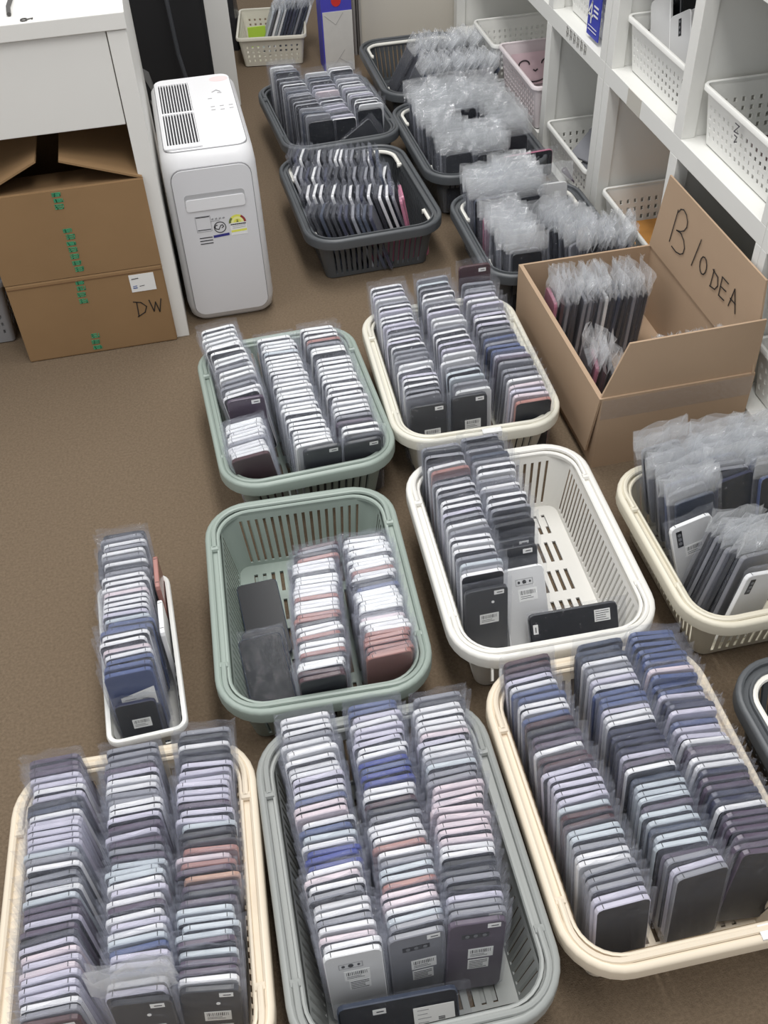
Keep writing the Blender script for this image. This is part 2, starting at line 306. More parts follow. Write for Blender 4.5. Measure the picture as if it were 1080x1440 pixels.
# ---------------------------------------------------------------- baskets
def basket_body(Wd, D, H, m, inset=.018, lip=.0245, rows=((.09, .9),), pitch=.0118, duty=.4, base_slots=True, r=.024, basepitch=None, hole=False, rim_r=None):
    """open tapered tray with real slots; origin at floor centre"""
    mb = MB(); zt = H; nseg = 6
    hx1, hy1 = Wd/2-lip, D/2-lip; hx0, hy0 = hx1-inset, hy1-inset*1.0
    n_s, n_l = max(3, int((2*(hx0-r))/pitch)), max(3, int((2*(hy0-r))/pitch))
    cols = []                                           # (side, fraction, is_gap_after)
    def side_cols(k, n):
        out = []; m0 = (1-duty)/2
        for i in range(n): out += [(k, (i+0.)/n, 0), (k, (i+m0)/n, 1), (k, (i+m0+duty)/n, 0)]
        return out
    ring = []
    for k in range(4):
        n = n_l if k % 2 == 0 else n_s
        ring += side_cols(k, n)
        ring += [('c%d' % k, j/nseg, 0) for j in range(nseg)]
    def pos(e, hx, hy, rr):
        k, f, _ = e
        cs = [(hx, -hy+rr, hx, hy-rr), (hx-rr, hy, -hx+rr, hy), (-hx, hy-rr, -hx, -hy+rr), (-hx+rr, -hy, hx-rr, -hy)]
        if isinstance(k, int): a = cs[k]; return (a[0]+(a[2]-a[0])*f, a[1]+(a[3]-a[1])*f)
        q = int(k[1]); cc = [(hx-rr, hy-rr), (-hx+rr, hy-rr), (-hx+rr, -hy+rr), (hx-rr, -hy+rr)][q]; a = rad(q*90+90*f)
        return (cc[0]+rr*math.cos(a), cc[1]+rr*math.sin(a))
    ts = [0]; gaprow = []
    for a, b in rows: ts += [a, b]
    ts += [1]; th = .0024
    for sgn in (0, 1):
        vs = []
        for t in ts:
            for e in ring:
                x, y = pos(e, hx0+(hx1-hx0)*t-th*sgn, hy0+(hy1-hy0)*t-th*sgn, r*(.8+.3*t)); vs.append((x, y, .003+(zt-.006-.003)*t))
        N = len(ring); fs = []
        for i in range(len(ts)-1):
            for j in range(N):
                if i % 2 == 1 and ring[j][2]: continue
                a, b, c, d = i*N+j, i*N+(j+1) % N, (i+1)*N+(j+1) % N, (i+1)*N+j
                fs.append((a, b, c, d) if sgn == 0 else (d, c, b, a))
        if sgn == 0: V0 = vs; 
        mb.add(vs, fs, m)
    # slot reveals
    V1 = mb.v[-len(V0):]; fs = []; N = len(ring); n0 = len(V0)
    for i in range(1, len(ts)-1, 2):
        for j in range(N):
            if ring[j][2]:
                a, b, c, d = i*N+j, i*N+(j+1) % N, (i+1)*N+(j+1) % N, (i+1)*N+j
                for p, q in ((a, b), (b, c), (c, d), (d, a)): fs.append((q, p, p+n0, q+n0))
    mb.add(V0+V1, fs, m)
    # base
    bp = basepitch or pitch*1.28; nx = int((2*hx0-.04)/bp); ny = 5 if not hole else int((2*hy0-.02)/bp)
    xs = [-hx0]; x_ = -nx*bp/2
    for i in range(nx): xs += [x_+i*bp+bp*.29, x_+i*bp+bp*.71]
    xs.append(hx0)
    ys = [-hy0]; py = (2*hy0-.03)/ny; y_ = -ny*py/2
    for i in range(ny): ys += [y_+i*py+py*.15, y_+i*py+py*.85]
    ys.append(hy0)
    rb = r*.8
    def cl(x, y):
        cx, cy = hx0-rb, hy0-rb
        if abs(x) > cx and abs(y) > cy:
            dx, dy = abs(x)-cx, abs(y)-cy; l = math.hypot(dx, dy)
            if l > rb: return (math.copysign(cx+dx/l*rb, x), math.copysign(cy+dy/l*rb, y))
        return (x, y)
    for z, fl in ((.006, 0), (.003, 1)):
        vs = [(*cl(x, y), z) for y in ys for x in xs]; fs = []; n = len(xs)
        for j in range(len(ys)-1):
            for i in range(n-1):
                if base_slots and i % 2 == 1 and j % 2 == 1: continue
                q = (j*n+i, j*n+i+1, (j+1)*n+i+1, (j+1)*n+i); fs.append(q if not fl else q[::-1])
        mb.add(vs, fs, m)
    # feet: short foot ring so the tray touches the floor
    for sx in (-1, 1):
        for sy in (-1, 1): mb.box((sx*(hx0-.04)-.012, sy*(hy0-.04)-.012, 0), (sx*(hx0-.04)+.012, sy*(hy0-.04)+.012, .003), m)
    return mb
def rim_sweep(mb, Wd, D, z, prof, r, lip, m, n=8):
    loops = []
    for s, dz in prof: loops.append([(x, y, z+dz) for x, y in rrect(Wd/2-lip+s, D/2-lip+s, max(r+s, .004), n)])
    loops.append(loops[0]); loft(mb, loops[::-1], m, cap=False)
PROF = [(0, -.008), (.0, -.002), (.002, 0), (.005, 0), (.006, -.005), (.013, -.005), (.014, .001), (.017, .003), (.021, .0025), (.0238, .0), (.0245, -.003), (.0245, -.021), (.0225, -.021), (.0222, -.006), (.012, -.008)]
PROF_S = [(0, -.008), (0, 0), (.002, .001), (.006, .001), (.0075, -.001), (.0075, -.009), (.006, -.009), (.0058, -.002), (.002, -.003)]
def big_basket(Wd, D, loc, rz, col, hcol, label, H=.122, drop=0, group='laundry-style storage baskets on the floor', both=True):
    root = thing('storage_basket', loc, label, 'basket', rz)
    mb = basket_body(Wd, D, H, col); mb.smooth = True; mb.build('basket_body', root)
    mb = MB(); mb.smooth = True; rim_sweep(mb, Wd, D, H, PROF, .052, .0245, col); mb.build('rim', root)
    for sy in (-1, 1):
        if not both and sy < 0: continue
        dr = 0. if hcol is col else 1.; hx, hy, r = Wd/2-.015-.0145*dr, D/2-.015-.0145*dr, .055-.013*dr; pts = []
        path = [(hx, hy-.085)]+[(hx-r+r*math.cos(rad(a)), hy-r+r*math.sin(rad(a))) for a in range(0, 91, 10)]+[(-hx+r-r*math.sin(rad(a)), hy-r+r*math.cos(rad(a))) for a in range(0, 91, 10)]+[(-hx, hy-.085)]
        mb = MB(); mb.smooth = True; mb.tube([(x, y*sy, H+.0015-(.009+(.012 if sy < 0 else 0))*dr) for x, y in path], .0042+.001*dr, hcol, 8)
        for x in (hx, -hx): mb.tube([(x-.006, sy*(hy-.085), H-.002-(.008+(.012 if sy < 0 else 0))*dr), (x+.006, sy*(hy-.085), H-.002-(.008+(.012 if sy < 0 else 0))*dr)], .006, hcol, 8)
        mb.build('handle', root, label='white handle' if hcol is not col else None)
    return root
green = mat('sage_green_plastic', (150, 162, 154), .38); cream = mat('cream_plastic', (226, 213, 192), .38); ivory = mat('ivory_plastic', (218, 215, 202), .38)
whitep = mat('white_basket_plastic', (228, 226, 220), .38); greyp = mat('pale_grey_plastic', (150, 153, 150), .38); dark = mat('charcoal_plastic', (82, 85, 88), .4)
hwhite = mat('white_handle_plastic', (232, 230, 222), .35)
beige9 = mat('beige_white_plastic', (214, 208, 190), .4)
B = {}
B['B5'] = big_basket(.327, .45, (-.2285, .602, 0), rad(-3.3), cream, cream, 'cream slotted basket at the bottom left, packed with lavender and silver phones')
B['B6'] = big_basket(.327, .45, (.104, .585, 0), rad(-1), greyp, greyp, 'pale grey slotted basket at bottom centre, packed with bagged phones')
B['B7'] = big_basket(.327, .45, (.437, .606, 0), rad(-1.2), cream, cream, 'cream slotted basket at the bottom right, packed with navy and blue phones')
B['B4'] = big_basket(.326, .442, (.0745, 1.055, 0), rad(-2.6), green, green, 'half-empty sage green basket with its slotted back wall showing')
B['B3'] = big_basket(.33, .453, (.431, 1.071, 0), rad(-1.9), whitep, whitep, 'white slotted basket with an empty right half and slotted bottom showing')
B['B1'] = big_basket(.327, .45, (.1175, 1.537, 0), rad(2), green, green, 'full sage green basket of white-edged phones, in front of the air purifier')
B['B2'] = big_basket(.328, .446, (.454, 1.566, 0), rad(-1.8), ivory, ivory, 'full ivory basket of phones directly left of the open lettered carton')
B['B8'] = big_basket(.333, .46, (.4175, 2.809, 0), rad(3.5), dark, dark, 'charcoal basket of three phone columns, rearmost of the left dark pair')
B['B9'] = big_basket(.34, .46, (.407, 2.32, 0), rad(2.2), dark, hwhite, 'charcoal basket with white handles and pink cases showing through its front slots')
B['B10'] = big_basket(.33, .45, (.76, 3.055, 0), 0, dark, hwhite, 'rearmost charcoal basket against the beige wall, with slanted bagged phones')
B['B11'] = big_basket(.335, .47, (.757, 2.55, 0), rad(1), dark, hwhite, 'middle charcoal basket beside the shelving, full of sparkling cloudy bags')
B['B12'] = big_basket(.335, .40, (.772, 2.03, 0), 0, dark, hwhite, 'front charcoal basket beside the shelving, directly behind the open carton')
B['W9'] = big_basket(.33, .375, (.785, 1.008, 0), 0, beige9, beige9, 'beige-white basket at the right edge with tall cloudy bags and a white phone')
B['B13'] = big_basket(.33, .45, (.79, .535, 0), 0, dark, hwhite, 'empty charcoal basket with a white handle, cut off by the right edge')

def hole_basket(Wd, D, H, loc, rz, m, label, cat='basket', rows=3, pitch=.017, inset=.012, name='perforated_basket', r=.012, group=None, rot=None, hf=.5, duty=.4):
    root = thing(name, loc, label, cat, rz, group, rot)
    rw = []; n = rows
    for i in range(n):
        a = .16+.66*i/n; rw.append((a, a+.66/n*hf))
    mb = basket_body(Wd, D, H, m, inset=inset, lip=.008, rows=rw, pitch=pitch, duty=duty, base_slots=False, r=r, hole=True); mb.build('basket_body', root)
    mb = MB(); mb.smooth = True; rim_sweep(mb, Wd, D, H, PROF_S, r, .008, m, 5); mb.build('rim', root)
    return root
wh = mat('white_organizer_plastic', (228, 228, 224), .4); pk = mat('pink_white_plastic', (230, 221, 223), .4)
hole_basket(.118, .31, .105, (-.2035, 1.008, 0), rad(1.5), wh, 'narrow white perforated basket standing alone on the left, holding one phone row', rows=3)
hb = hole_basket(.33, .22, .115, (1.105, 3.03, .081), 0, wh, 'white perforated basket on the lower shelf directly behind the pink one', rows=4, pitch=.016)
pb = hole_basket(.33, .33, .125, (1.115, 2.745, .081), 0, pk, 'pinkish perforated basket with a smiling face drawn inside', rows=5, pitch=.016, hf=.62, duty=.55)
mb = MB(); TF = Matrix.Translation((-.02, .118, .06)) @ Matrix.Rotation(rad(-8), 4, 'X'); fc = mat('face_print', (70, 62, 66), .6)
q = [(-.11, -.045), (.15, -.045), (.155, .045), (-.115, .045)]
mb.add([TF @ Vector((x, .0012, z)) for x, z in q], [(0, 1, 2, 3)], mat('pink_card', (220, 196, 202), .6))
for cx in (-.075, -.005): mb.ribbon([(cx+.016*math.cos(rad(a)), .012+.012*math.sin(rad(a))) for a in range(0, 181, 20)], .004, fc, TF)
mb.ribbon([(-.046, -.004), (-.04, -.008), (-.034, -.004)], .004, fc, TF); mb.ribbon([(-.04+.045*math.cos(rad(a)), -.008+.03*math.sin(rad(a))) for a in range(200, 341, 15)], .004, fc, TF)
mb.build('smiling_face', pb)
L2 = hole_basket(.33, .31, .105, (1.135, 2.375, .0305), 0, wh, 'white perforated basket on the lower shelf holding loose grey phones', rows=3)
L3 = hole_basket(.33, .31, .105, (1.14, 1.98, .031), 0, wh, 'white perforated basket on the lower shelf with an orange sheet inside', rows=3)

L5 = hole_basket(.33, .32, .12, (1.15, 1.235, .081), 0, wh, 'white perforated basket on the bottom shelf at the right edge', rows=3)
U1 = hole_basket(.31, .31, .12, (1.145, 2.375, .4205), 0, wh, 'upper-shelf white basket with a blue card reading 4 on its front', rows=4)
U2 = hole_basket(.31, .315, .115, (1.142, 1.985, .4205), 0, wh, 'upper-shelf white basket full of loose black and white phones', rows=4)
U3 = hole_basket(.31, .325, .115, (1.142, 1.605, .4205), 0, wh, 'upper-shelf white basket with a Z scribbled on its front', rows=4)
bx('orange_sheet', (1.0, 1.86, .04), (1.28, 2.1, .052), mat('orange_board', (206, 148, 78), .6, var=.08, scale=30), label='orange-brown flat board inside the lower-shelf white basket', cat='board')
mb = mark_on(U3, 1.605, [[(1.615, .1), (1.6, .1), (1.614, .085), (1.598, .087)], [(1.61, .08), (1.6, .08), (1.606, .068), (1.598, .072)]], .0022, mat('grey_marker', (90, 88, 92), .6), x=-.156); mb.build('marker_scribble', U3)
# blue card with a 4
bc = thing('price_card', (.9835, 2.31, .43), 'blue card with a white 4 on the upper-shelf basket', 'card')
bx('card', (0, -.04, 0), (.003, .03, .11), mat('blue_card', (52, 62, 170), .5), bc)
mb = MB(); T = Matrix.Translation((-.0008, 0, 0)) @ Matrix.Rotation(rad(-90), 4, 'Z')
mb.ribbon([(-.008, .03), (-.008, .075), (-.027, .046), (.0, .046)], .005, paper, T)
for z in (.07, .06, .05): mb.ribbon([(.006, z), (.03, z)], .004, paper, T)
for z in (.022, .014): mb.ribbon([(-.02, z), (.03, z)], .0015, paper, T)
mb.build('print', bc)

# small round-hole basket at the back, shopping box, grey crate at left edge
SBk = hole_basket(.235, .28, .10, (.37, 3.60, 0), rad(-9), mat('offwhite_plastic', (214, 210, 196), .45), 'small off-white perforated basket at the far back with a green sheet', rows=4, pitch=.0165)
bx('green_sheet', (.285, 3.585, .03), (.345, 3.59, .095), mat('lime_sheet', (176, 210, 70), .5), label='lime green sheet standing inside the small far basket', cat='sheet')
hole_basket(.28, .30, .16, (-.575, 2.2, 0), 0, mat('grey_crate_plastic', (140, 140, 142), .45), 'grey mesh crate at the left edge behind the cartons', rows=5, pitch=.014)
sb = thing('gift_box', (.556, 3.366, 0), 'tall blue and white paper box with a red dot against the wall', 'box')
bluep = mat('royal_blue_paper', (72, 70, 176), .5); wpap = mat('offwhite_paper', (202, 200, 196), .6, var=.03, scale=30)
bx('box_body', (-.05, 0, 0), (.05, .09, .32), bluep, sb, .002); bx('front_panel', (-.046, -.002, .002), (.05, 0, .19), wpap, sb)
mb = MB(); TT = Matrix.Translation((0, -.0022, 0)); cr = mat('crease_grey', (168, 166, 166), .6)
for s_ in ([(-.04, .18), (-.005, .15), (.02, .185)], [(-.02, .02), (.02, .07)], [(0, .045), (.04, .02)]): mb.ribbon(s_, .001, cr, TT)
mb.build('crease_lines', sb)
mb = MB(); mb.add([(.0+.016*math.cos(a*PI/10), -.0012, .222+.018*math.sin(a*PI/10)) for a in range(20)], [tuple(range(20))], mat('red_print', (200, 50, 44), .5)); mb.build('red_dot', sb)
# dark bag beside the small basket
mb = MB(); mb.smooth = True; rr = random.Random(5); loops = []
for i in range(6):
    z = i*.04; loops.append([(.245+ (.03-.002*i)*math.cos(a*PI/5)+rr.uniform(-.004, .004), 3.72+.07*math.sin(a*PI/5)+rr.uniform(-.004, .004), z) for a in range(10)])
loft(mb, loops, mat('dark_glossy_bag', (40, 40, 44), .3, bump=1, bscale=40)); mb.build('plastic_bag', label='crumpled dark plastic bag between the desk leg and the small basket', cat='bag')

# ---------------------------------------------------------------- open carton "B 100EA"
oc = thing('cardboard_carton', (.814, 1.571, 0), 'open pale carton marked B 100EA with phones inside', 'carton')
X0, X1, Y0, Y1, Hc = -.151, .151, -.241, .236, .17
mb = MB()
for a, b in (((X0, Y0, 0), (X1, Y0+.005, Hc)), ((X0, Y1-.005, 0), (X1, Y1, Hc)), ((X0, Y0+.005, 0), (X0+.005, Y1-.005, Hc)), ((X1-.005, Y0+.005, 0), (X1, Y1-.005, Hc)), ((X0+.005, Y0+.005, 0), (X1-.005, Y1-.005, .004))): mb.box(a, b, card2)
mb.box((X0+.005, -.06, .0041), (X1-.005, -.056, .0048), mat('dark_crease', (110, 82, 54), .9))
mb.build('carton_body', oc)
flap('flap', oc, [(X1-.004, Y1, Hc), (X1-.004, Y0, Hc), (X1-.002, Y0+.035, .348), (X1-.002, Y1-.035, .348)], card2, .004)
flap('flap', oc, [(X1, Y0+.004, Hc), (X0, Y0+.004, Hc), (X0+.04, Y0+.004, .283), (X1-.004, Y0+.004, .286)], card2, .004)
flap('flap', oc, [(X0, Y0, Hc), (X0, Y1, Hc), (X0-.006, Y1-.02, .03), (X0-.006, Y0+.02, .03)], card2, .004)
mb = MB(); T = Matrix.Translation((X1-.0085, 0, 0)) @ Matrix.Rotation(rad(-90), 4, 'Z'); oy = 1.571
def bt(pts): mb.ribbon([(-(v-oy), z) for v, z in pts], .0024, ink, T)
bt([(1.708, .304), (1.721, .226)]); bt([(1.706, .30), (1.698, .311), (1.686, .316), (1.672, .312), (1.663, .302), (1.662, .29), (1.67, .278), (1.684, .269), (1.70, .263)])
bt([(1.698, .264), (1.68, .267), (1.664, .26), (1.655, .247), (1.657, .234), (1.668, .226), (1.686, .221), (1.708, .222)])
bt([(1.598, .298), (1.616, .231)])
bt([(1.572+.014*math.cos(rad(a)), .256+.018*math.sin(rad(a))) for a in range(0, 361, 30)])
bt([(1.53, .272), (1.532, .236)]); bt([(1.534, .27), (1.512, .266), (1.506, .25), (1.514, .238), (1.534, .234)])
bt([(1.497, .276), (1.496, .236), (1.474, .238)]); bt([(1.497, .276), (1.472, .276)]); bt([(1.496, .256), (1.474, .258)])
bt([(1.456, .238), (1.447, .28), (1.428, .238)]); bt([(1.455, .255), (1.434, .255)])
mb.build('marker_lettering', oc)
mb = MB(); mb.box((X0+.002, Y0-.0008, .12), (X1-.002, Y0-.0002, .165), MATS['clear_film']); mb.build('clear_tape', oc, label='clear tape strip')

# ---------------------------------------------------------------- phones
PW, PH, PT = .0695, .146, .0076
def phone_geo(k, w=PW, h=PH, t=PT, r=.008):
    mb = MB(); fm, bm = MATS['frame_'+k], MATS['back_'+k]
    def ring(y, ins): return [(x, y, z+h/2) for x, z in rrect(w/2-ins, h/2-ins, r-ins*.5, 2)]
    R_ = [ring(-t/2, .0012), ring(-t/2+.0012, 0), ring(t/2-.0012, 0), ring(t/2, .0012)]; n = len(R_[0]); vs = [p for l in R_ for p in l]
    side = []
    for i in range(3):
        for j in range(n): side.append((i*n+j, i*n+(j+1) % n, (i+1)*n+(j+1) % n, (i+1)*n+j))
    mb.add(vs, side, fm); o = 0
    mb.add(R_[0], [tuple(range(n))], glass); mb.add(R_[3], [tuple(range(n-1, -1, -1))], bm)
    for sx in (-1, 1): mb.box((sx*w*.36-.0005, -t/2+.001, h-.0006), (sx*w*.36+.0005, t/2-.001, h+.0002), print_m)
    return mb
def sleeve_geo(seed, top=.014, w=.084, h=PH, t=.0098, wr=.0015, m='clear_film', lean=0.):
    rr = random.Random(seed); mb = MB(); nx = 6
    xs = [-w/2, -PW/2-.001, -PW/4, 0, PW/4, PW/2+.001, w/2]; zs = [-.002, .004, h*.5, h+.001, h+.003+top*.45, h+.002+top]
    tk = [0, 1, 1, 1, 1, 1, 0]
    for sg in (-1, 1):
        vs = []
        for j, z in enumerate(zs):
            f = [0, 1, 1.05, .95, .45, .2][j]
            for i, x in enumerate(xs):
                dz = rr.uniform(-.0025, .0025) if j >= 4 else 0; xx = x*(.93 if j < 2 else .97 if j == 2 else 1)
                y = sg*(t/2)*tk[i]*f+(rr.uniform(-wr, wr)*(2.2 if j >= 4 else .25) if 0 < j else 0)+lean*max(0, j-3)*.5
                vs.append((xx+(rr.uniform(-.001, .001)), y, z+dz))
        fs = []
        for j in range(len(zs)-1):
            for i in range(nx):
                q = (j*7+i, j*7+i+1, (j+1)*7+i+1, (j+1)*7+i); fs.append(q if sg < 0 else q[::-1])
        mb.add(vs, fs, [MATS['clear_film'] if q_//nx < 3 else MATS[m] for q_ in range(len(fs))] if m != 'clear_film' else MATS[m])
    mb.smooth = True
    return mb
GEO = {k: phone_geo(k) for k in FR}
PM = {k: g.mesh('phone_body') for k, g in GEO.items()}
SG = [sleeve_geo(i) for i in range(8)]+[sleeve_geo(20+i, top=.004) for i in range(3)]
SM = [g.mesh('plastic_sleeve') for g in SG]
TG = [sleeve_geo(40+i, top=.045, w=.098, wr=.004, m='cloudy_film', lean=.002*(i-3)) for i in range(7)]
TM = [g.mesh('plastic_sleeve') for g in TG]

def label_geo(w, h, kind, seed=0):
    rr = random.Random(seed); mb = MB(); mb.box((-w/2, -.0004, -h/2), (w/2, 0, h/2), paper); T = Matrix.Translation((0, -.0004, 0))
    if kind == 'bar':
        x = -w*.4
        while x < w*.4: mb.ribbon([(x, h*.05), (x, h*.36)], rr.choice((.0006, .0009, .0013)), print_m, T, .0002); x += .0022
        for z in (-.12, -.28): mb.ribbon([(-w*.4, h*z), (w*rr.uniform(0, .3), h*z)], .0008, print_m, T, .0002)
    elif kind == 'text':
        for i in range(5): z = h*(.36-.18*i); mb.ribbon([(-w*.42, z), (w*rr.uniform(.2, .42), z)], .0011, print_m, T, .0002)
    elif kind == 'small': mb.ribbon([(-w*.2, 0), (w*.3, 0)], .0016, print_m, T, .0002)
    elif kind == 'card':
        for i in range(4): mb.ribbon([(-w*.4, h*(.36-.2*i)), (w*rr.uniform(-.2, .1), h*(.36-.2*i))], .001, lg, T, .0002)
        for i in range(3): mb.ribbon([(w*.1, -h*.1-i*.002), (w*.25, -h*.1-i*.002)], .001, print_m, T, .0002)
    return mb.mesh('sticker')
LB = {'bar': label_geo(.031, .02, 'bar', 1), 'text': label_geo(.026, .02, 'text', 2), 'small': label_geo(.016, .008, 'small'), 'card': label_geo(.05, .034, 'card', 4)}
def cam_mesh(kind):
    mb = MB(); T = Matrix()
    if kind == 'bar3':
        mb.ribbon([(-.014, 0), (.014, 0)], .009, mat('camera_window', (30, 30, 34), .3), T, .0004)
        for x in (-.01, 0, .011): mb.tube([(x, -.0004, 0), (x, -.001, 0)], .0026, mat('lens_grey', (110, 112, 116), .3), 8)
    elif kind == 'dots':
        mb.ribbon([(-.014, .005), (.014, .005), (.014, -.005), (-.014, -.005), (-.014, .005)], .0008, lg, T, .0003)
        for x, s_ in ((-.009, .0022), (0, .0034), (.0095, .0018)): mb.tube([(x, 0, 0), (x, -.0006, 0)], s_, print_m, 8)
    elif kind == 'pill':
        mb.ribbon([(0, .012), (0, -.012)], .0095, MATS['camera_window'], T, .0008)
        for z in (-.008, .0, .008): mb.tube([(0, -.0008, z), (0, -.0014, z)], .003, mat('lens_grey', (110, 112, 116), .3), 8)
    elif kind == 'one': mb.tube([(0, 0, 0), (0, -.0006, 0)], .0025, paper, 8)
    return mb.mesh('camera_window')
CM = {k: cam_mesh(k) for k in ('bar3', 'dots', 'pill', 'one')}
# mesh data is drawn on the side at -y; a flipped phone (back towards the viewer) gets its decals on its +y face
STUFF = {'v': [], 'f': [], 'm': [], 'mats': []}
def to_stuff(mb, M):
    s = STUFF; o = len(s['v']); s['v'] += [tuple(M @ Vector(v)) for v in mb.v]; s['f'] += [tuple(x+o for x in f) for f in mb.f]
    for m in mb.mats:
        if m not in s['mats']: s['mats'].append(m)
    ix = [s['mats'].index(m) for m in mb.mats]; s['m'] += [ix[i] for i in mb.m]
COUNT = [0]
def phone(pos, yaw=0, lean=-6, k='s', single=True, label=None, group=None, flip=False, tall=False, bag=True, decals=(), roll=0, name='bagged_phone', scale=1., vary=True):
    """pos = bottom centre; lean<0 tips the top away (+v); flip shows the phone's back"""
    ln, yw = (-lean, yaw+180) if flip else (lean, yaw)
    M = Matrix.Translation(pos) @ Matrix.Rotation(rad(yw), 4, 'Z') @ Matrix.Rotation(rad(ln), 4, 'X') @ Matrix.Rotation(rad(-roll if flip else roll), 4, 'Y') @ Matrix.Scale(scale, 4)
    si = random.randrange(7) if tall else random.randrange(8)
    if not single:
        to_stuff(GEO[k], M)
        if bag: to_stuff((TG if tall else SG)[si], M)
        return
    COUNT[0] += 1
    root = bpy.data.objects.new(name, None); C.objects.link(root); root.matrix_world = M; root.empty_display_size = .01
    tag(root, label, 'phone', group)
    b = bpy.data.objects.new('phone_body', PM[k]); C.objects.link(b); b.parent = root
    if bag:
        s = bpy.data.objects.new('plastic_sleeve', (TM if tall else SM)[si]); C.objects.link(s); s.parent = root
    for kind, x, z, ang in decals:
        if kind in LB: nm, me = ('barcode_sticker' if kind == 'bar' else 'text_sticker' if kind in ('text', 'card') else 'small_sticker'), LB[kind]
        else: nm, me = 'camera_window', CM[kind]
        dcl = bpy.data.objects.new(nm, me); C.objects.link(dcl); dcl.parent = root
        y = (PT/2+.0001) if flip else -(PT/2+.0001)
        dcl.location = ((-x if flip else x), y, z); dcl.rotation_euler = (0, rad(ang if not flip else -ang), rad(180) if flip else 0)
        if nm == 'text_sticker' and kind == 'card': dcl.location.y = y+(.0025 if flip else -.0025)
    return root
ORD = ['front', 'second', 'third', 'fourth', 'fifth', 'sixth', 'seventh', 'eighth', 'ninth', 'tenth', 'eleventh', 'twelfth', 'thirteenth', 'fourteenth', 'fifteenth', 'sixteenth', 'seventeenth', 'eighteenth', 'nineteenth', 'twentieth']
ORD += ['twenty-'+x for x in ('first', 'second', 'third', 'fourth', 'fifth', 'sixth', 'seventh', 'eighth', 'ninth')]+['thirtieth']+['thirty-'+x for x in ('first', 'second', 'third', 'fourth', 'fifth', 'sixth', 'seventh', 'eighth', 'ninth')]
def column(codes, back, front, single, where=None, group=None, lean=-8, z=.0085, tall=False, yaw=0, jit=1., fronts=None, dz=0., rl=0.):
    """codes run back to front; back/front are (u, v) of the phone tops seen from above"""
    codes = codes.replace(' ', ''); n = len(codes); off = PH*math.sin(rad(-lean))
    pv = (back[1]-front[1])/(n-1)
    go = [0, 0, 0]
    for i, k in enumerate(codes):
        if i == 0 or random.random() < .2: go = [random.uniform(-.0035, .0035), random.choice((0, .001, .003, .006, .010)), random.uniform(-3, 3)]
        f = i/(n-1); u = go[0]-PH*math.sin(rad(rl))+back[0]+(front[0]-back[0])*f+random.uniform(-.0012, .0012)*jit*2; v = back[1]+(front[1]-back[1])*f-off
        j = n-1-i; kw = {}
        if fronts and j in fronts: kw = fronts[j]
        lab = None
        if single:
            nm = FR[k][1]; pl = 'front' if j == 0 else ORD[j]+' from the front'
            lab = '%s-edged bagged phone, %s, %s' % (nm, pl, where)
            if j == 0: lab = '%s-edged bagged phone at the front, %s' % (nm, where)
        phone((u, v, max(.0065, z+go[1]+random.uniform(0, .003)*jit+dz*(1-f))), yaw+go[2]+random.uniform(-1.6, 1.6)*jit, lean+random.uniform(-.4, .4), k, single, kw.get('label', lab), group, kw.get('flip', random.random() < .5 if not kw else False), kw.get('tall', tall), True, kw.get('decals', ()), rl+random.uniform(-1.2, 1.2)*jit)
BACK = [('small', .02, .136, 0), ('bar', .006, .082, 0), ('text', .004, .058, 0)]
# bottom left cream basket
w5 = ' column, bottom left cream basket'; g5 = 'phones in the bottom left cream basket'
column('PPPllslkd slllllc gsggsc PPlPk lplplll sgR', (-.316, .815), (-.322, .475), True, 'left'+w5, g5, yaw=-3, rl=-4, fronts={0: dict(flip=True, decals=[('small', .02, .136, 0)])})
column('gggPlss ggssl PlPgP cccsls Psls cbllb slk', (-.213, .808), (-.222, .470), True, 'middle'+w5, g5, yaw=-3, fronts={0: dict(flip=True, decals=[('small', .018, .136, 0), ('one', .006, .118, 0), ('bar', .006, .085, 0), ('text', .004, .06, 0)]), 1: dict(tall=True), 2: dict(tall=True)})
column('gkskkllllllP llckk rprP oPkP ccccPcPPsk', (-.116, .808), (-.140, .470), True, 'right'+w5, g5, yaw=-3, rl=5, fronts={0: dict(flip=True, decals=[('small', .018, .136, 0), ('one', .008, .118, 0), ('bar', .006, .09, 0), ('text', .01, .06, 0)])})
# grey basket
w6 = ' column, grey basket'; g6 = 'phones in the bottom centre grey basket'
column('sssgsssssslls bpps bcsuuu spsgssgspsw', (.0245, .800), (.022, .470), True, 'left'+w6, g6, rl=-1, fronts={0: dict(flip=True, decals=[('dots', -.004, .122, 0), ('bar', .002, .1, 0), ('text', .004, .078, 0)])})
column('bblslllssu buu ssRk gsssrsgcc rppscgg', (.118, .798), (.102, .475), True, 'middle'+w6, g6, fronts={0: dict(flip=True, decals=[('small', .02, .137, 0), ('bar3', -.002, .12, 0)]+BACK[1:])})
column('gkssssplssgcggppppppppsskkgklggP', (.214, .790), (.182, .468), True, 'right'+w6, g6, rl=4, fronts={0: dict(flip=True, decals=[('small', .02, .137, 0), ('bar3', -.002, .12, 0)]+BACK[1:]), 1: dict(flip=True, decals=[('small', .02, .137, 0)])})
# bottom right cream basket
w7 = ' column, bottom right cream basket'; g7 = 'phones in the bottom right cream basket'
column('RRPlsbbssbRkPPsRRlllllcRRccgssgggll', (.345, .815), (.348, .452), True, 'left'+w7, g7, rl=-2, fronts={0: dict(flip=False)})
column('dddsgslsbbblssBBBBlPsdcccPccdccPglg', (.462, .820), (.450, .462), True, 'middle'+w7, g7, fronts={0: dict(flip=False)})
column('bbbbbbbpbbblBBlbllsPPssBPPBBsPPPPPP', (.543, .820), (.541, .470), True, 'right'+w7, g7, rl=7, fronts={0: dict(flip=False)})
